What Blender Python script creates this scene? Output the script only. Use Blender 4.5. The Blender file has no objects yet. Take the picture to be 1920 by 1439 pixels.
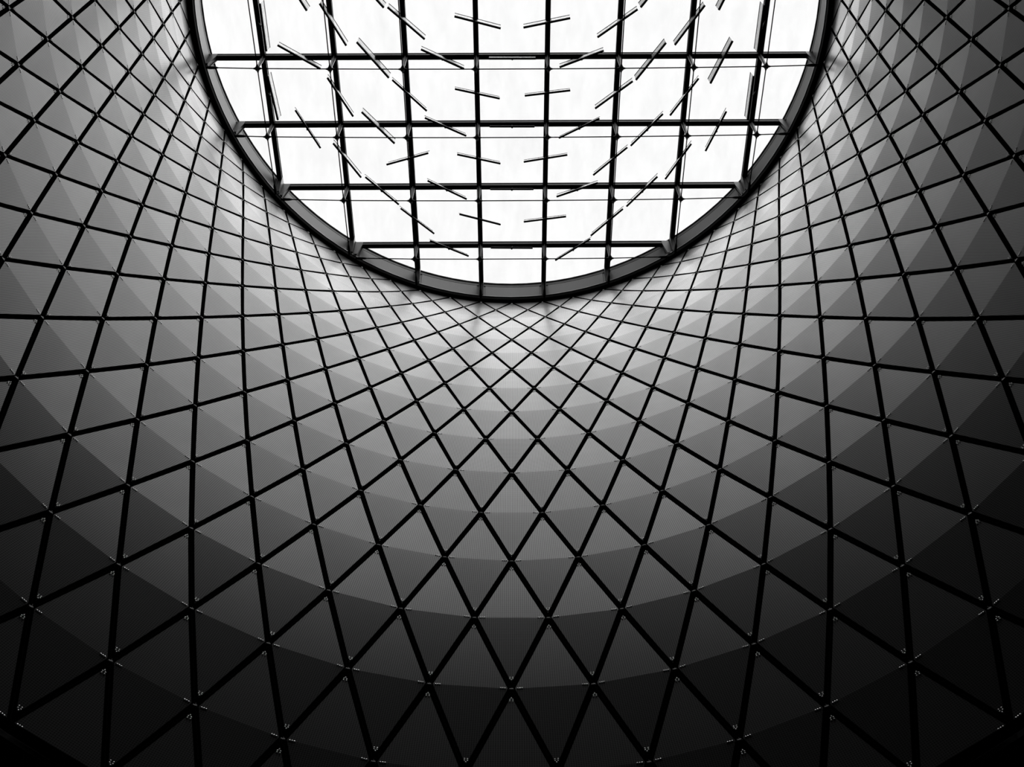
import bpy, bmesh, math, random
from mathutils import Vector, Matrix
random.seed(7)
PI = math.pi
scene = bpy.context.scene
COL = scene.collection

# ------------------------------------------------------------------ camera
CAM_Z = 1.6                                   # eye height above the floor
F_PX = 2056.34                                # focal length for a 1920 wide frame
YAW, ROLL = -0.0025969, -0.0048734
cam_data = bpy.data.cameras.new('camera')
cam_data.sensor_fit = 'HORIZONTAL'
cam_data.sensor_width = 36.0
cam_data.lens = F_PX / 1920.0 * 36.0
cam_data.clip_start = 0.05
cam_data.clip_end = 500.0
cam = bpy.data.objects.new('camera', cam_data)
COL.objects.link(cam)
cw, sw, cr, sr = math.cos(YAW), math.sin(YAW), math.cos(ROLL), math.sin(ROLL)
c_right = Vector((cw * cr, -sr, sw * cr))
c_down = Vector((cw * sr, cr, sw * sr))
c_fwd = Vector((-sw, 0.0, cw))
cam.matrix_world = Matrix(((c_right.x, -c_down.x, -c_fwd.x, 0.0),
                           (c_right.y, -c_down.y, -c_fwd.y, 0.0),
                           (c_right.z, -c_down.z, -c_fwd.z, CAM_Z),
                           (0, 0, 0, 1)))
scene.camera = cam

# ------------------------------------------------------------------ sky, sun, exposure
SKY = 1.27
world = bpy.data.worlds.new('overcast_sky')
scene.world = world
world.use_nodes = True
bgn = world.node_tree.nodes['Background']
bgn.inputs['Color'].default_value = (1, 1, 1, 1)
bgn.inputs['Strength'].default_value = SKY

SUN_ENERGY, SUN_ANGLE, SUN_DIR = 3.9, 60.0, (-0.25, 0.58, -0.78)   # sun spread wide by thick cloud
sun_data = bpy.data.lights.new('veiled_sun', 'SUN')
sun_data.energy = SUN_ENERGY
sun_data.angle = math.radians(SUN_ANGLE)
sun = bpy.data.objects.new('veiled_sun', sun_data)
COL.objects.link(sun)
sun.rotation_euler = Vector(SUN_DIR).to_track_quat('-Z', 'Y').to_euler()
sun.location = (20, -12, 45)

scene.view_settings.view_transform = 'Standard'
scene.view_settings.look = 'None'
scene.view_settings.exposure = 0.0
scene.view_settings.gamma = 1.0
scene.view_settings.use_curve_mapping = False

# ------------------------------------------------------------------ materials
def new_mat(name):
    m = bpy.data.materials.new(name)
    m.use_nodes = True
    nt = m.node_tree
    return m, nt, nt.nodes['Principled BSDF'], nt.nodes['Material Output']

def nd(nt, kind, **kw):
    n = nt.nodes.new(kind)
    for k, v in kw.items():
        setattr(n, k, v)
    return n

def math_node(nt, op, a, b=None, clamp=False):
    n = nt.nodes.new('ShaderNodeMath')
    n.operation = op
    n.use_clamp = clamp
    for i, v in enumerate((a, b)):
        if v is None:
            continue
        if isinstance(v, (int, float)):
            n.inputs[i].default_value = v
        else:
            nt.links.new(v, n.inputs[i])
    return n.outputs[0]

def painted_steel(name, value, rough, noise=0.12, metallic=0.0, spec=0.5, scale=3.0):
    m, nt, p, out = new_mat(name)
    tc = nd(nt, 'ShaderNodeTexCoord')
    nz = nd(nt, 'ShaderNodeTexNoise')
    nz.inputs['Scale'].default_value = scale
    nz.inputs['Detail'].default_value = 4
    nt.links.new(tc.outputs['Object'], nz.inputs['Vector'])
    k = math_node(nt, 'MULTIPLY_ADD', nz.outputs['Fac'], 2 * noise * value)
    k.node.inputs[2].default_value = value * (1 - noise)
    cb = nd(nt, 'ShaderNodeCombineColor')
    for i in range(3):
        nt.links.new(k, cb.inputs[i])
    nt.links.new(cb.outputs[0], p.inputs['Base Color'])
    p.inputs['Roughness'].default_value = rough
    p.inputs['Metallic'].default_value = metallic
    p.inputs['Specular IOR Level'].default_value = spec
    return m

PANEL_BASE, PANEL_ROUGH, PANEL_METAL, PANEL_SPEC, PERF = 0.045, 0.29, 0.0, 0.215, 0.45
def panel_material():
    m, nt, p, out = new_mat('perforated_aluminium')
    uv = nd(nt, 'ShaderNodeUVMap', uv_map='metres')
    sep = nd(nt, 'ShaderNodeSeparateXYZ')
    nt.links.new(uv.outputs[0], sep.inputs[0])
    # staggered round perforation, 25 mm pitch: the holes show the black void behind
    k = PI / 0.025
    a = math_node(nt, 'SINE', math_node(nt, 'MULTIPLY', math_node(nt, 'ADD', sep.outputs[0], sep.outputs[1]), k))
    b = math_node(nt, 'SINE', math_node(nt, 'MULTIPLY', math_node(nt, 'SUBTRACT', sep.outputs[0], sep.outputs[1]), k))
    dots = math_node(nt, 'MULTIPLY', math_node(nt, 'ADD', math_node(nt, 'MULTIPLY', a, b), 0.1), 2.0, clamp=True)
    # handling marks, and a slight drift of tone from sheet to sheet
    tc = nd(nt, 'ShaderNodeTexCoord')
    nz = nd(nt, 'ShaderNodeTexNoise')
    nz.inputs['Scale'].default_value = 1.1
    nz.inputs['Detail'].default_value = 5
    nt.links.new(tc.outputs['Object'], nz.inputs['Vector'])
    oi = nd(nt, 'ShaderNodeObjectInfo')
    grime = math_node(nt, 'ADD', math_node(nt, 'MULTIPLY', nz.outputs['Fac'], 0.16), math_node(nt, 'MULTIPLY', oi.outputs['Random'], 0.07))
    fac = math_node(nt, 'ADD', math_node(nt, 'MULTIPLY', dots, PERF), grime, clamp=True)
    p.inputs['Base Color'].default_value = (PANEL_BASE, PANEL_BASE, PANEL_BASE, 1)
    p.inputs['Metallic'].default_value = PANEL_METAL
    p.inputs['Specular IOR Level'].default_value = PANEL_SPEC
    r = math_node(nt, 'MULTIPLY_ADD', nz.outputs['Fac'], 0.08)
    r.node.inputs[2].default_value = PANEL_ROUGH - 0.04
    nt.links.new(r, p.inputs['Roughness'])
    hole = nd(nt, 'ShaderNodeBsdfDiffuse')
    hole.inputs['Color'].default_value = (0.004, 0.004, 0.004, 1)
    mx = nd(nt, 'ShaderNodeMixShader')
    nt.links.new(fac, mx.inputs[0])
    nt.links.new(p.outputs[0], mx.inputs[1])
    nt.links.new(hole.outputs[0], mx.inputs[2])
    nt.links.new(mx.outputs[0], out.inputs['Surface'])
    return m

def glass_material():
    m, nt, p, out = new_mat('skylight_glass')
    nt.nodes.remove(p)
    tc = nd(nt, 'ShaderNodeTexCoord')
    mp = nd(nt, 'ShaderNodeMapping')
    mp.inputs['Scale'].default_value = (1.6, 0.35, 1.0)
    nt.links.new(tc.outputs['Object'], mp.inputs['Vector'])
    nz = nd(nt, 'ShaderNodeTexNoise')
    nz.inputs['Scale'].default_value = 1.5
    nz.inputs['Detail'].default_value = 6
    nt.links.new(mp.outputs[0], nz.inputs['Vector'])
    t = math_node(nt, 'MULTIPLY_ADD', nz.outputs['Fac'], -0.10)
    t.node.inputs[2].default_value = 0.97
    cb = nd(nt, 'ShaderNodeCombineColor')
    for i in range(3):
        nt.links.new(t, cb.inputs[i])
    tr = nd(nt, 'ShaderNodeBsdfTransparent')
    nt.links.new(cb.outputs[0], tr.inputs['Color'])
    gl = nd(nt, 'ShaderNodeBsdfGlossy')
    gl.inputs['Roughness'].default_value = 0.05
    mx = nd(nt, 'ShaderNodeMixShader')
    mx.inputs[0].default_value = 0.05
    nt.links.new(tr.outputs[0], mx.inputs[1])
    nt.links.new(gl.outputs[0], mx.inputs[2])
    nt.links.new(mx.outputs[0], out.inputs['Surface'])
    return m

def blade_material():
    m, nt, p, out = new_mat('perforated_mirror_blade')
    nz = nd(nt, 'ShaderNodeTexNoise')
    nz.inputs['Scale'].default_value = 4.0
    p.inputs['Base Color'].default_value = (0.14, 0.14, 0.14, 1)
    p.inputs['Metallic'].default_value = 1.0
    p.inputs['Roughness'].default_value = 0.35
    r = math_node(nt, 'MULTIPLY_ADD', nz.outputs['Fac'], 0.2)
    r.node.inputs[2].default_value = 0.15
    nt.links.new(r, p.inputs['Roughness'])
    tr = nd(nt, 'ShaderNodeBsdfTransparent')
    tr.inputs['Color'].default_value = (0.88, 0.88, 0.88, 1)
    mx = nd(nt, 'ShaderNodeMixShader')
    mx.inputs[0].default_value = 0.32
    nt.links.new(tr.outputs[0], mx.inputs[1])
    nt.links.new(p.outputs[0], mx.inputs[2])
    nt.links.new(mx.outputs[0], out.inputs['Surface'])
    return m

M_PANEL = panel_material()
M_GLASS = glass_material()
M_BLADE = blade_material()
M_BLACK = painted_steel('black_steel', 0.005, 0.6, spec=0.08)
M_CABLE = painted_steel('dark_cable', 0.003, 0.7, spec=0.0, scale=40)
M_RING = painted_steel('grey_painted_ring', 0.045, 0.5, spec=0.3)
M_BEAM = painted_steel('dark_painted_beam', 0.012, 0.5, spec=0.15)
M_POST = painted_steel('grey_post', 0.20, 0.45, spec=0.4)
M_BOLT = painted_steel('bright_bolt', 0.85, 0.45, metallic=1.0, scale=60)
M_CLAMP = painted_steel('clamp_steel', 0.012, 0.55, spec=0.15, scale=30)
M_DRUM = painted_steel('black_backing', 0.002, 0.9, spec=0.0, scale=0.6)
M_FLOOR = painted_steel('dark_stone_floor', 0.03, 0.5, spec=0.3, scale=0.8)

# ------------------------------------------------------------------ mesh helpers
class MB:
    """collects faces and links them as ONE mesh object"""
    def __init__(self):
        self.v, self.f, self.uv = [], [], []
    def add(self, verts, faces, uvs=None):
        o = len(self.v)
        self.v += [tuple(p) for p in verts]
        self.f += [tuple(i + o for i in q) for q in faces]
        if uvs:
            self.uv += uvs
    def hexa(self, p):
        """eight corners: four of one end, four of the other"""
        self.add(p, [(3, 2, 1, 0), (4, 5, 6, 7), (0, 1, 5, 4), (1, 2, 6, 5), (2, 3, 7, 6), (3, 0, 4, 7)])
    def tube(self, pts, r, n=6, caps=True):
        pts = [Vector(p) for p in pts]
        m = len(pts)
        rs = r if isinstance(r, (list, tuple)) else [r] * m
        t0 = (pts[1] - pts[0]).normalized()
        ref = Vector((0, 0, 1)) if abs(t0.z) < 0.9 else Vector((1, 0, 0))
        nx = t0.cross(ref).normalized()
        vs, fs = [], []
        for i, p in enumerate(pts):
            t = (pts[min(i + 1, m - 1)] - pts[max(i - 1, 0)]).normalized()
            nx = (nx - t * nx.dot(t)).normalized()
            ny = t.cross(nx)
            for k in range(n):
                a = 2 * PI * k / n
                vs.append(p + (nx * math.cos(a) + ny * math.sin(a)) * rs[i])
        for i in range(m - 1):
            for k in range(n):
                k2 = (k + 1) % n
                fs.append((i * n + k, i * n + k2, (i + 1) * n + k2, (i + 1) * n + k))
        if caps:
            fs.append(tuple(reversed(range(n))))
            fs.append(tuple((m - 1) * n + k for k in range(n)))
        self.add(vs, fs)
    def dome(self, c, ax, r, h, n=6):
        ax = Vector(ax).normalized()
        ref = Vector((0, 0, 1)) if abs(ax.z) < 0.9 else Vector((1, 0, 0))
        x = ax.cross(ref).normalized()
        y = ax.cross(x)
        vs = []
        for (rr, hh) in ((1, 0), (0.8, 0.7)):
            for k in range(n):
                a = 2 * PI * k / n
                vs.append(c + (x * math.cos(a) + y * math.sin(a)) * r * rr + ax * h * hh)
        vs.append(c + ax * h)
        fs = []
        for k in range(n):
            k2 = (k + 1) % n
            fs.append((k, k2, n + k2, n + k))
            fs.append((n + k, n + k2, 2 * n))
        self.add(vs, fs)
    def build(self, name, mat, parent=None, smooth=False, origin=None):
        me = bpy.data.meshes.new(name)
        if origin is not None:
            o = Vector(origin)
            vs = [(p[0] - o.x, p[1] - o.y, p[2] - o.z) for p in self.v]
        else:
            vs = self.v
        me.from_pydata(vs, [], self.f)
        if self.uv:
            lay = me.uv_layers.new(name='metres')
            flat = [c for q in self.uv for c in q]
            lay.data.foreach_set('uv', flat)
        me.materials.append(mat)
        if smooth:
            me.polygons.foreach_set('use_smooth', [True] * len(me.polygons))
        me.update()
        ob = bpy.data.objects.new(name, me)
        COL.objects.link(ob)
        if origin is not None:
            ob.location = origin
        if parent is not None:
            ob.parent = parent
            if parent.parent is not None:
                ob.location = Vector(ob.location) - Vector(parent.location) - Vector(parent.parent.location)
            else:
                ob.location = Vector(ob.location) - Vector(parent.location)
        return ob

def empty(name, loc):
    o = bpy.data.objects.new(name, None)
    o.empty_display_size = 0.3
    COL.objects.link(o)
    o.location = loc
    return o

def tag(o, label=None, cat=None, group=None, kind=None):
    if label: o['label'] = label
    if cat: o['category'] = cat
    if group: o['group'] = group
    if kind: o['kind'] = kind
    return o

# ------------------------------------------------------------------ the form of the net: 17 rings of 56 nodes
N = 56
RD = [27.4223, 26.3499, 25.2939, 24.2516, 23.2168, 22.1822, 21.1436, 20.0996, 19.0496, 17.9927, 16.926, 15.8475, 14.7592, 13.66, 12.556, 11.4527, 10.3487]
RC = [-8.8676, -8.7295, -8.5627, -8.3642, -8.1371, -7.8929, -7.6369, -7.3693, -7.0888, -6.7969, -6.4973, -6.19, -5.8814, -5.5626, -5.2322, -4.891, -4.5492]
RX = [8.0, 7.8867, 7.7893, 7.7099, 7.6504, 7.6098, 7.5865, 7.5804, 7.5914, 7.6186, 7.6627, 7.7294, 7.8224, 7.9511, 8.1129, 8.3033, 8.5259]
RY = [6.5011, 6.6926, 6.8483, 6.9751, 7.0851, 7.188, 7.2916, 7.3994, 7.5147, 7.6396, 7.7781, 7.933, 8.0971, 8.2774, 8.475, 8.6911, 8.9206]
RZ = [4.6617, 3.9347, 3.258, 2.6347, 2.0667, 1.5532, 1.0917, 0.6802, 0.3175, 0.0045, -0.2566, -0.4589, -0.5968, -0.675, -0.6987, -0.6774, -0.6216]
K_MAX = 16

def ring_point(k, phi, grow=0.0):
    u = k / 16.0
    s, c, c2 = math.sin(phi), math.cos(phi), math.cos(2 * phi)
    x = 0.0885 - 0.0922 * u + (RX[k] + grow) * s
    y = RC[k] + (RY[k] + grow) * c + (0.0007 + 0.1544 * u) * c2 + 0.0618 * u * s
    z = RD[k] + RZ[k] * c + 0.309 * u * c2 - 0.0157 * u * s
    return Vector((x, y, z + CAM_Z))

NODE = {}
def node(k, m):
    m = m % (2 * N)
    if (k, m) not in NODE:
        NODE[(k, m)] = ring_point(k, m * PI / N)
    return NODE[(k, m)]

# skylight frame of reference: u across, w along the slope, h up from the ring
RC0 = Vector((0.0885, RC[0], RD[0] + CAM_Z))
WV = Vector((0, RY[0], RZ[0])).normalized()
NV = Vector((0, -WV.z, WV.y))
def RF(u, w, h):
    return RC0 + Vector((u, 0, 0)) + WV * w + NV * h

# ------------------------------------------------------------------ setting: floor and the dark drum behind the net
def disc(name, z, r, cy, mat, n=64):
    mb = MB()
    top = [(r * math.sin(2 * PI * i / n), cy + r * math.cos(2 * PI * i / n), z) for i in range(n)]
    bot = [(p[0], p[1], z - 0.2) for p in top]
    mb.add(top + bot, [tuple(reversed(range(n))), tuple(range(n, 2 * n))] +
           [(i, (i + 1) % n, n + (i + 1) % n, n + i) for i in range(n)])
    return mb.build(name, mat)
fl = disc('floor', 0.0, 13.5, -4.5, M_FLOOR)
tag(fl, 'dark stone floor far below the panel net', kind='structure')

def drum():
    mb = MB()
    n = 112
    rows = []
    # skirt round the skylight ring, then down behind the net to the floor
    rows.append([RF(8.28 * math.sin(2 * PI * i / n), 8.28 * math.cos(2 * PI * i / n), 0.75) for i in range(n)])
    rows.append([RF(8.30 * math.sin(2 * PI * i / n), 8.30 * math.cos(2 * PI * i / n), 0.20) for i in range(n)])
    for k, g in ((1, 0.75), (3, 1.1), (5, 1.3), (7, 1.4), (9, 1.4), (11, 1.4), (13, 1.4), (15, 1.4), (16, 1.4)):
        rows.append([ring_point(k, 2 * PI * i / n, g) for i in range(n)])
    last = rows[-1]
    rows.append([Vector((p.x * 1.06, -4.5 + (p.y + 4.5) * 1.06, 5.0)) for p in last])
    rows.append([Vector((p.x * 1.10, -4.5 + (p.y + 4.5) * 1.10, 0.0)) for p in last])
    vs, fs = [], []
    for r in rows:
        vs += r
    for a in range(len(rows) - 1):
        for i in range(n):
            j = (i + 1) % n
            fs.append((a * n + i, a * n + j, (a + 1) * n + j, (a + 1) * n + i))
    mb.add(vs, fs)
    ob = mb.build('wall_outer', M_DRUM, smooth=True)
    so = ob.modifiers.new('thickness', 'SOLIDIFY')
    so.thickness = 0.08
    so.offset = 1.0
    tag(ob, 'black drum wall behind the gaps of the panel net', kind='structure')
    return ob
wall = drum()

# ------------------------------------------------------------------ skylight: ring, beams, struts, rods, panes
S = 1.844                                     # beam spacing
U0 = 0.023
R_WEB = 7.85
H_GLASS = 0.80
sky_root = empty('window_1', RF(0, 0, 0))
tag(sky_root, 'round sloping skylight with a black steel grid of glass panes', kind='structure')

def revolve(mb, prof, n=112, a0=0.0, a1=2 * PI):
    full = abs(a1 - a0 - 2 * PI) < 1e-6
    cnt = n if full else n + 1
    vs = []
    for i in range(cnt):
        a = a0 + (a1 - a0) * i / n
        for r, h in prof:
            vs.append(RF(r * math.sin(a), r * math.cos(a), h))
    p = len(prof)
    fs = []
    for i in range(n):
        i2 = (i + 1) % cnt
        for k in range(p):
            k2 = (k + 1) % p
            fs.append((i * p + k, i2 * p + k, i2 * p + k2, i * p + k2))
    if not full:
        fs.append(tuple(range(p)))
        fs.append(tuple(reversed([n * p + k for k in range(p)])))
    mb.add(vs, fs)

mb = MB(); revolve(mb, [(7.872, 0.0), (8.22, 0.0), (8.22, 0.79), (7.872, 0.79)])
mb.build('ring_beam', M_RING, sky_root)
mb = MB(); revolve(mb, [(7.845, -0.02), (7.86, -0.06), (7.95, -0.07), (8.0, -0.035), (8.0, 0.03), (7.845, 0.03)])
mb.build('ring_flange', M_BLACK, sky_root)
mb = MB(); revolve(mb, [(7.822, 0.032), (7.871, 0.032), (7.871, 0.060), (7.822, 0.060)])
mb.build('flange_highlight', M_POST, sky_root)  # paler grey strip stands in for the highlight along the flange's inner edge
mb = MB(); revolve(mb, [(7.825, 0.772), (7.871, 0.772), (7.871, 0.80), (7.825, 0.80)])
mb.build('glazing_rim', M_BLACK, sky_root)

HALF = [-3.5, -2.5, -1.5, -0.5, 0.5, 1.5, 2.5, 3.5]
BW, B0, B1 = 0.066, 0.615, 0.765              # beam half width, underside and top
def beam(axis, c):
    e = math.sqrt(R_WEB ** 2 - c ** 2) + 0.02
    P = (lambda a, b, h: RF(U0 + b, a, h)) if axis == 'w' else (lambda a, b, h: RF(U0 + a, b, h))
    mb = MB()
    def bar(hw, h0, h1):
        mb.hexa([P(-e, c - hw, h0), P(-e, c + hw, h0), P(-e, c + hw, h1), P(-e, c - hw, h1),
                 P(e, c - hw, h0), P(e, c + hw, h0), P(e, c + hw, h1), P(e, c - hw, h1)])
    bar(BW, B0, B0 + 0.022)                   # bottom flange
    bar(BW - 0.012, B0 + 0.022, B1 - 0.02)    # web box
    bar(BW, B1 - 0.02, B1)                    # top flange
    return mb.build('long_beam' if axis == 'w' else 'cross_beam', M_BEAM, sky_root)
for c in HALF:
    beam('w', c * S)
    beam('u', c * S)

def bracket(axis, c, sg):
    e = math.sqrt(R_WEB ** 2 - c ** 2)
    P = (lambda a, b, h: RF(U0 + b, a, h)) if axis == 'w' else (lambda a, b, h: RF(U0 + a, b, h))
    mb = MB()
    for off in (-0.058, 0.058):
        t = 0.009
        b0, b1 = c + off - t, c + off + t
        q = [(e + 0.06, 0.06), (e - 0.05, 0.06), (e - 0.15, B0), (e - 0.15, B1), (e + 0.06, B1)]
        vs = [P(sg * a, b0, h) for a, h in q] + [P(sg * a, b1, h) for a, h in q]
        mb.add(vs, [(0, 1, 2, 3, 4), (9, 8, 7, 6, 5)] + [(i, i + 5, (i + 1) % 5 + 5, (i + 1) % 5) for i in range(5)])
    # sloping face plate between the two cheeks
    t = 0.02
    mb.hexa([P(sg * (e - 0.03), c - 0.05, 0.07), P(sg * (e - 0.03), c + 0.05, 0.07), P(sg * (e - 0.03 + t), c + 0.05, 0.07), P(sg * (e - 0.03 + t), c - 0.05, 0.07),
             P(sg * (e - 0.125), c - 0.05, B0), P(sg * (e - 0.125), c + 0.05, B0), P(sg * (e - 0.125 + t), c + 0.05, B0), P(sg * (e - 0.125 + t), c - 0.05, B0)])
    return mb.build('end_bracket', M_RING, sky_root)
for c in HALF:
    for sg in (-1, 1):
        bracket('w', c * S, sg)
        bracket('u', c * S, sg)

# facing plates of the ring between the brackets
angs = []
for c in HALF:
    for sg in (-1, 1):
        e = math.sqrt(R_WEB ** 2 - (c * S) ** 2)
        angs.append(math.atan2(c * S + U0, sg * e))
        angs.append(math.atan2(sg * e + U0, c * S))
angs = sorted(a % (2 * PI) for a in angs)
for i, a in enumerate(angs):
    b = angs[(i + 1) % len(angs)] + (2 * PI if i + 1 == len(angs) else 0)
    if b - a < 0.06:
        continue
    g = 0.016
    mb = MB(); revolve(mb, [(7.85, 0.065), (7.873, 0.065), (7.873, 0.625), (7.85, 0.625)], 10, a + g, b - g)
    mb.build('facing_plate', M_RING, sky_root)
    mb = MB(); revolve(mb, [(7.85, 0.650), (7.873, 0.650), (7.873, 0.768), (7.85, 0.768)], 10, a + g * 0.6, b - g * 0.6)
    mb.build('facing_plate', M_RING, sky_root)

def node_h(r):
    return -0.28 + 0.115 * (r / 6.5) ** 2
def strut(u, w):
    r = math.hypot(u, w)
    hb = node_h(r)
    mb = MB()
    def plate(au, aw, bu, bw):
        mb.hexa([RF(U0 + u - au, w - aw, B0), RF(U0 + u + au, w - aw, B0), RF(U0 + u + au, w + aw, B0), RF(U0 + u - au, w + aw, B0),
                 RF(U0 + u - bu, w - bw, hb + 0.03), RF(U0 + u + bu, w - bw, hb + 0.03), RF(U0 + u + bu, w + bw, hb + 0.03), RF(U0 + u - bu, w + bw, hb + 0.03)])
    plate(0.058, 0.010, 0.030, 0.010)
    plate(0.010, 0.052, 0.010, 0.028)
    st = mb.build('strut', M_POST, sky_root)
    mb = MB()
    mb.tube([RF(U0 + u, w, hb + 0.06), RF(U0 + u, w, hb + 0.04), RF(U0 + u, w, hb - 0.03), RF(U0 + u, w, hb - 0.06), RF(U0 + u, w, hb - 0.09)],
            [0.04, 0.065, 0.065, 0.04, 0.02], 8)
    mb.tube([RF(U0 + u - 0.11, w, hb), RF(U0 + u - 0.04, w, hb), RF(U0 + u + 0.04, w, hb), RF(U0 + u + 0.11, w, hb)], [0.016, 0.038, 0.038, 0.016], 6)
    mb.tube([RF(U0 + u, w - 0.11, hb), RF(U0 + u, w - 0.04, hb), RF(U0 + u, w + 0.04, hb), RF(U0 + u, w + 0.11, hb)], [0.016, 0.038, 0.038, 0.016], 6)
    mb.build('rod_node', M_BLACK, st)
for a in HALF:
    for b in HALF:
        if math.hypot(a * S, b * S) < 7.5:
            strut(a * S, b * S)

def rod(axis, c):
    e = math.sqrt(R_WEB ** 2 - c ** 2)
    P = (lambda a, h: RF(U0 + c, a, h)) if axis == 'w' else (lambda a, h: RF(U0 + a, c, h))
    pts = [P(-e + 0.02, -0.075)]
    for x in HALF:
        if math.hypot(x * S, c) < 7.5:
            pts.append(P(x * S, node_h(math.hypot(x * S, c))))
    pts.append(P(e - 0.02, -0.075))
    mb = MB(); mb.tube(pts, 0.0145, 6)
    ro = mb.build('tension_rod', M_CABLE, sky_root)
    for p, q in ((pts[0], pts[1]), (pts[-1], pts[-2])):
        d = (q - p).normalized()
        mb = MB()
        mb.tube([p, p + d * 0.06, p + d * 0.08, p + d * 0.24, p + d * 0.33], [0.034, 0.034, 0.042, 0.034, 0.013], 8)
        mb.build('fork_end', M_BLACK, ro)
for c in HALF:
    rod('w', c * S)
    rod('u', c * S)

def clip_circle(poly, r):
    """square cell cut by the ring: polar sampling of the arc"""
    n = 96
    out = poly
    for i in range(n):
        a = 2 * PI * i / n
        nx, ny, d = math.cos(a), math.sin(a), r
        res = []
        for j in range(len(out)):
            p, q = out[j], out[(j + 1) % len(out)]
            dp, dq = p[0] * nx + p[1] * ny - d, q[0] * nx + q[1] * ny - d
            if dp <= 0: res.append(p)
            if (dp < 0 < dq) or (dq < 0 < dp):
                t = dp / (dp - dq)
                res.append((p[0] + (q[0] - p[0]) * t, p[1] + (q[1] - p[1]) * t))
        out = res
        if len(out) < 3:
            return None
    return out
for i in range(-5, 5):
    for j in range(-5, 5):
        x0, x1, y0, y1 = (i + 0.5) * S, (i + 1.5) * S, (j + 0.5) * S, (j + 1.5) * S
        g = 0.012
        poly = clip_circle([(x0 + g, y0 + g), (x1 - g, y0 + g), (x1 - g, y1 - g), (x0 + g, y1 - g)], 7.86)
        if not poly:
            continue
        k = len(poly)
        mb = MB()
        mb.add([RF(U0 + x, y, B1 + 0.004) for x, y in poly] + [RF(U0 + x, y, B1 + 0.024) for x, y in poly],
               [tuple(reversed(range(k))), tuple(range(k, 2 * k))] + [(a, (a + 1) % k, k + (a + 1) % k, k + a) for a in range(k)])
        mb.build('pane', M_GLASS, sky_root)

# ------------------------------------------------------------------ blades hung under the beams
BLADES = [
    (-2.5, 0.0, 61.9, 2.2, 0.11, -0.03), (-3.0, 0.5, 31.2, -3.9, 0.07, -0.12), (-2.0, 0.5, 51.2, 6.1, 0.13, -0.05),
    (-1.5, 0.0, 42.3, 1.8, 0.11, -0.06), (-3.5, 0.0, 90.0, 8.8, 0.2, 0.04), (-3.5, 1.0, 84.6, 6.7, 0.2, 0.04),
    (-2.5, 1.0, 61.3, -5.1, 0.1, 0.03), (-3.0, 1.5, 62.7, -12.3, 0.06, -0.0), (-2.0, 1.5, 47.6, 0.1, 0.12, -0.05),
    (-1.5, 1.0, 44.7, -8.5, 0.07, 0.0), (-2.5, 2.0, 56.3, -5.6, 0.12, -0.03), (-1.5, 2.0, -16.1, -11.9, -0.07, -0.05),
    (-0.5, 0.0, 14.8, -1.7, 0.06, -0.07), (0.5, 0.0, -11.2, -2.0, -0.04, -0.05), (-1.0, 0.5, 25.3, -3.4, 0.06, -0.05),
    (0.0, 0.5, 0.2, -6.4, 0.01, -0.05), (1.0, 0.5, -21.0, -3.9, -0.05, -0.04), (1.5, 0.0, -35.6, -2.0, -0.1, -0.03),
    (-0.5, 1.0, 12.8, -10.6, 0.01, -0.03), (0.5, 1.0, -6.7, -10.9, 0.01, -0.04), (1.5, 1.0, -37.9, -4.7, -0.09, -0.0),
    (-1.0, 1.5, 25.3, -11.8, 0.06, -0.04), (0.0, 1.5, 0.3, -15.0, -0.0, -0.03), (1.0, 1.5, -27.2, -14.4, -0.04, 0.02),
    (-0.5, 2.0, 13.1, -14.0, 0.01, -0.03), (0.5, 2.0, -9.5, -14.3, -0.01, -0.04), (1.5, 2.0, -42.3, -11.8, -0.08, 0.04),
    (2.0, 1.5, -48.3, -10.6, -0.07, 0.06), (2.0, 0.5, -54.0, 3.4, -0.12, 0.02), (0.0, 2.5, 0.3, -18.4, -0.01, -0.04),
    (1.0, 2.5, -20.2, -13.2, -0.04, -0.03), (-1.0, 2.5, 28.0, -14.6, 0.03, -0.04), (-0.5, 3.0, 16.1, -21.8, 0.0, -0.03),
    (0.5, 3.0, -7.7, -17.6, -0.0, -0.04), (1.5, 3.0, -44.0, -14.0, -0.08, 0.05), (-1.5, 3.0, 41.5, -16.7, 0.07, -0.01),
    (-2.0, 2.5, 44.0, -13.5, 0.07, -0.03), (-1.0, 3.5, 24.9, -20.4, 0.02, -0.04), (0.0, 3.5, 0.7, -21.6, -0.02, -0.04),
    (1.0, 3.5, -35.0, -18.7, -0.09, 0.01), (2.0, 2.5, -48.5, -10.4, -0.08, 0.02), (2.5, 2.0, -59.0, -10.5, -0.07, 0.05),
    (2.5, 1.0, -56.7, -9.2, -0.07, 0.07), (2.5, 0.0, -56.2, 0.7, -0.12, 0.02), (3.0, 0.5, -68.0, 6.0, -0.15, 0.05),
    (3.0, 1.5, -68.6, -8.6, -0.06, 0.1), (3.5, 0.0, -89.7, 8.2, -0.17, 0.12), (3.5, 1.0, -89.7, 5.5, -0.2, 0.1),
    (-3.0, -0.5, 62.0, 8.0, 0.14, 0.0), (-2.0, -0.5, 50.0, 8.0, 0.12, 0.0), (-1.0, -0.5, 27.0, 2.0, 0.06, -0.04), (0.0, -0.5, 0.0, 0.0, 0.0, -0.04),
    (1.0, -0.5, -24.0, 2.0, -0.06, -0.04), (2.0, -0.5, -53.0, 8.0, -0.12, 0.0), (3.0, -0.5, -68.0, 8.0, -0.14, 0.0)]
ORD = {0.5: 'first', 1.5: 'second', 2.5: 'third', 3.5: 'fourth'}
ORDI = {1: 'first', 2: 'second', 3: 'third'}
CROSS = {3.5: 'first crossbeam', 2.5: 'second crossbeam', 1.5: 'third crossbeam', 0.5: 'fourth crossbeam', -0.5: 'fifth crossbeam'}
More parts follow.
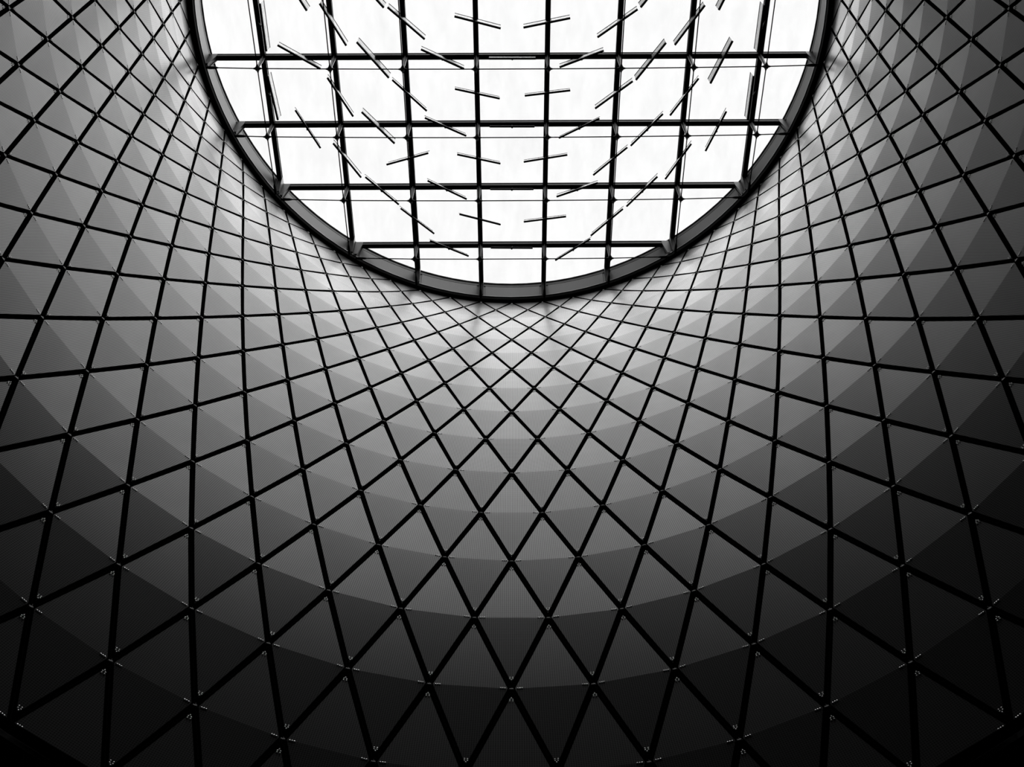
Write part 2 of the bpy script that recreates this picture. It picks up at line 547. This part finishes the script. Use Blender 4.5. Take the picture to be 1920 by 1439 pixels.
def blade_label(i, j):
    side = 'left' if i < 0 else 'right'
    if i == int(i):
        where = 'on the centre line' if i == 0 else '%s bay %s of centre' % (ORDI[abs(int(i))], side)
        if j < 0:
            return 'translucent blade cut by the top photo edge, ' + where
        return 'thin translucent blade under the %s from the rim, %s' % (CROSS[j], where)
    beamname = '%s long beam %s of centre' % (ORD[abs(i)], side)
    rows = {3: 'between first and second crossbeams', 2: 'between second and third crossbeams', 1: 'between third and fourth crossbeams', 0: 'above the fourth crossbeam'}
    return 'thin translucent blade on %s, %s' % (beamname, rows[int(j)])

def blade(i, j, th, be, du, dw):
    th, be = math.radians(th), math.radians(be)
    t = Vector((math.cos(th), math.sin(th)))
    q = Vector((-t.y, t.x))
    if abs(i) == 3.5:
        if q.x * i > 0: q = -q
    elif q.y > 0:
        q = -q
    cu, cwv, ch = U0 + i * S + du, j * S + dw, 0.45
    bu, bw = U0 + i * S, j * S                 # beam midpoint
    root = empty('light_blade', RF(bu, bw, B0))
    tag(root, blade_label(i, j), 'light blade', 'translucent blades hung under the skylight beams')
    up = (q.x * math.sin(be), q.y * math.sin(be), math.cos(be))
    nr = (q.x * math.cos(be), q.y * math.cos(be), -math.sin(be))
    def P(a, b, c):                            # along, up the plate, through it
        return RF(cu + t.x * a + up[0] * b + nr[0] * c, cwv + t.y * a + up[1] * b + nr[1] * c, ch + up[2] * b + nr[2] * c)
    def box(a0, a1, b0, b1, c0, c1, name, mat, par):
        mb = MB()
        mb.hexa([P(a0, b0, c0), P(a1, b0, c0), P(a1, b0, c1), P(a0, b0, c1), P(a0, b1, c0), P(a1, b1, c0), P(a1, b1, c1), P(a0, b1, c1)])
        return mb.build(name, mat, par)
    box(-0.6, 0.6, -0.125, 0.143, -0.003, 0.003, 'diffuser', M_BLADE, root)
    box(-0.6, 0.6, -0.165, -0.125, -0.024, 0.024, 'bottom_rail', M_BLACK, root)
    box(-0.6, 0.6, 0.140, 0.152, -0.008, 0.008, 'top_rail', M_BLACK, root)
    # little swivel clamp between the beam and the rail
    mb = MB()
    a, b = RF(bu, bw, B0), P(0, -0.11, -0.02)
    mb.tube([a, a.lerp(b, 0.5), b], 0.012, 6)
    mb.dome(b, -NV, 0.03, 0.04, 8)
    mb.build('swivel_clamp', M_CLAMP, root)
for bl in BLADES:
    blade(*bl)

# ------------------------------------------------------------------ the panel net
net = empty('panel_net', ring_point(16, 0))
tag(net, 'tall curved net of folded diamond metal panels on crossing cables under the skylight', 'cable net')

GAP = 0.038                                   # half the open joint between panels
INWARD = {}
def axis_point(k):
    return Vector((0.04, RC[k], RD[k] + CAM_Z))

def tri_corner(A, B, C, g):
    """corner A moved inwards so that it keeps g off both edges AB and AC"""
    u, v = (B - A).normalized(), (C - A).normalized()
    half = u.angle(v) / 2
    return A + (u + v).normalized() * (g / math.sin(half))

def along(A, B, other, g):
    """fold end at A: slide along AB until g clear of edge A-other"""
    u, v = (B - A).normalized(), (other - A).normalized()
    return g / math.sin(max(0.2, u.angle(v)))

TH = 0.004
CREASE = 0.008
def panel_shape(k, m):
    """corner list of the panel whose fold lies on ring k (fold centre at half step m)"""
    L, R = node(k, m - 1), node(k, m + 1)
    T = node(k - 1, m) if k > 0 else None
    B = node(k + 1, m) if k < K_MAX else None
    d = (R - L).normalized()
    la = [along(L, R, X, GAP) for X in (T, B) if X is not None]
    ra = [along(R, L, X, GAP) for X in (T, B) if X is not None]
    L2, R2 = L + d * (sum(la) / len(la)), R - d * (sum(ra) / len(ra))
    # the sheet is creased: its top and bottom tips sit further back than the crease
    back = ((L + R) / 2 - axis_point(k))
    back.z = 0.0
    back = back.normalized() * CREASE
    T2 = tri_corner(T, L, R, GAP) + back if T is not None else None
    B2 = tri_corner(B, L, R, GAP) + back if B is not None else None
    return L2, R2, T2, B2

def panel_faces(mb, k, m):
    L, R, T, B = panel_shape(k, m)
    ref = (axis_point(k) - (L + R) / 2).normalized()     # towards the room
    d = (R - L).normalized()
    tris = []
    if T is not None: tris.append((L, R, T))
    if B is not None: tris.append((R, L, B))
    nrm = []
    for a, b, c in tris:
        n = (b - a).cross(c - a).normalized()
        if n.dot(ref) < 0: n = -n
        nrm.append(n)
    nf = sum(nrm, Vector()).normalized()
    for (a, b, c), n in zip(tris, nrm):
        oa, ob, oc = a - nf * TH, b - nf * TH, c - n * TH
        flip = (b - a).cross(c - a).dot(n) < 0
        def uvof(p):
            rel = p - (L + R) / 2
            e = n.cross(d)
            return (rel.dot(d), rel.dot(e))
        def put(ps):
            mb.add(ps, [tuple(range(len(ps)))], [uvof(p) for p in ps])
        f, bk = [a, b, c], [oc, ob, oa]
        if flip: f, bk = f[::-1], bk[::-1]
        put(f); put(bk)
        put([b, c, oc, ob]); put([c, a, oa, oc])
    return L, R, T, B, nf, nrm

def bolts(mb, k, m):
    L, R, T, B = panel_shape(k, m)
    ref = (axis_point(k) - (L + R) / 2).normalized()
    d = (R - L).normalized()
    def nrm(a, b, c):
        n = (b - a).cross(c - a).normalized()
        return n if n.dot(ref) > 0 else -n
    nt_ = nrm(L, R, T) if T is not None else None
    nb_ = nrm(L, R, B) if B is not None else None
    nf = ((nt_ or nb_) + (nb_ or nt_)).normalized()
    for P0, s in ((L, 1), (R, -1)):
        for q in (0.030, 0.054, 0.078):
            mb.dome(P0 + d * (s * q) - nf * 0.002, nf, 0.0105, 0.013)
    for P0, n in ((T, nt_), (B, nb_)):
        if P0 is None: continue
        e = ((L + R) / 2 - P0).normalized()
        for a, b in ((0.035, 0.0), (0.055, 0.016), (0.055, -0.016), (0.078, 0.016), (0.078, -0.016)):
            mb.dome(P0 + e * a + d * b, n, 0.0095, 0.013)

# which panels show largest from where the photographer stands
ALL = []
def px(p):
    r = p - Vector((0, 0, CAM_Z))
    z = r.dot(c_fwd)
    return 960 + F_PX * r.dot(c_right) / z, 719.5 + F_PX * r.dot(c_down) / z
for k in range(0, K_MAX + 1):
    for m in range(-N + 1, N + 1):
        if (m - k) % 2 == 0:
            continue
        L, R, T, B = panel_shape(k, m)
        q = [px(p) for p in (L, T, R, B) if p is not None]
        if len(q) == 3:
            pass
        area = 0.5 * abs(sum(q[i][0] * q[(i + 1) % len(q)][1] - q[(i + 1) % len(q)][0] * q[i][1] for i in range(len(q))))
        cx, cy = sum(p[0] for p in q) / len(q), sum(p[1] for p in q) / len(q)
        ins = sum(1 for p in q if 0 < p[0] < 1920 and 0 < p[1] < 1439) / len(q)
        ALL.append((-area * ins, k, m, ins > 0 or (-120 < cx < 2040 and -120 < cy < 1560)))
ALL.sort()
single = ALL[:300]
rest = ALL[300:]
for _, k, m, seen in single:
    mb = MB()
    L, R, T, B, nf, nrm = panel_faces(mb, k, m)
    po = mb.build('panel', M_PANEL, net, origin=(L + R) / 2)
    mb = MB(); bolts(mb, k, m)
    tag(mb.build('bolts', M_BOLT, po, origin=(L + R) / 2), kind='stuff')
mb, mb2 = MB(), MB()
for _, k, m, seen in rest:
    panel_faces(mb, k, m)
    if seen:
        bolts(mb2, k, m)
pf = mb.build('further_panels', M_PANEL, net)
tag(pf, kind='stuff')
pb = mb2.build('further_bolts', M_BOLT, net)
tag(pb, kind='stuff')

# cables: 56 leaning each way
for sgn in (1, -1):
    for c in range(N):
        pts = []
        for k in range(K_MAX + 1):
            p = node(k, 2 * c + sgn * k)
            out = (p - axis_point(k)); out.z *= 0.3
            pts.append(p + out.normalized() * (0.012 if sgn > 0 else 0.034))
        mb = MB(); mb.tube(pts, 0.011, 6, caps=False)
        mb.build('cable', M_CABLE, net)

# clamps where two cables cross, and lugs on the skylight ring
mb = MB()
for k in range(1, K_MAX):
    for m in range(0, 2 * N):
        if (m - k) % 2: continue
        p = node(k, m)
        inn = axis_point(k) - p; inn.z *= 0.3; inn.normalize()
        up = (node(k - 1, m - 1) + node(k - 1, m + 1)) / 2 - p
        up = (up - inn * up.dot(inn)).normalized()
        mb.tube([p - inn * 0.04, p - inn * 0.008, p + inn * 0.004], [0.034, 0.034, 0.024], 8)
        side = up.cross(inn)
        mb.hexa([p + up * 0.02 - side * 0.004 - inn * 0.02, p + up * 0.02 + side * 0.004 - inn * 0.02, p + up * 0.02 + side * 0.004 - inn * 0.004, p + up * 0.02 - side * 0.004 - inn * 0.004,
                 p + up * 0.085 - side * 0.004 - inn * 0.02, p + up * 0.085 + side * 0.004 - inn * 0.02, p + up * 0.085 + side * 0.004 - inn * 0.004, p + up * 0.085 - side * 0.004 - inn * 0.004])
cl = mb.build('clamps', M_CLAMP, net)
tag(cl, kind='stuff')
for c in range(N):
    a = 2 * PI * c / N
    mb = MB()
    q = lambda r, t, h: RF(r * math.sin(a) + t * math.cos(a), r * math.cos(a) - t * math.sin(a), h)
    mb.hexa([q(7.95, -0.012, -0.10), q(7.95, 0.012, -0.10), q(7.95, 0.012, -0.03), q(7.95, -0.012, -0.03),
             q(8.06, -0.012, -0.10), q(8.06, 0.012, -0.10), q(8.06, 0.012, -0.03), q(8.06, -0.012, -0.03)])
    mb.build('hanger_lug', M_BLACK, net)
# foot ring that the net is tied down to
mb = MB()
n = 112
pts = [ring_point(16, 2 * PI * i / n, 0.16) - Vector((0, 0, 0.05)) for i in range(n)]
mb.tube(pts + [pts[0], pts[1]], 0.07, 8, caps=False)
mb.build('foot_ring', M_BLACK, net)
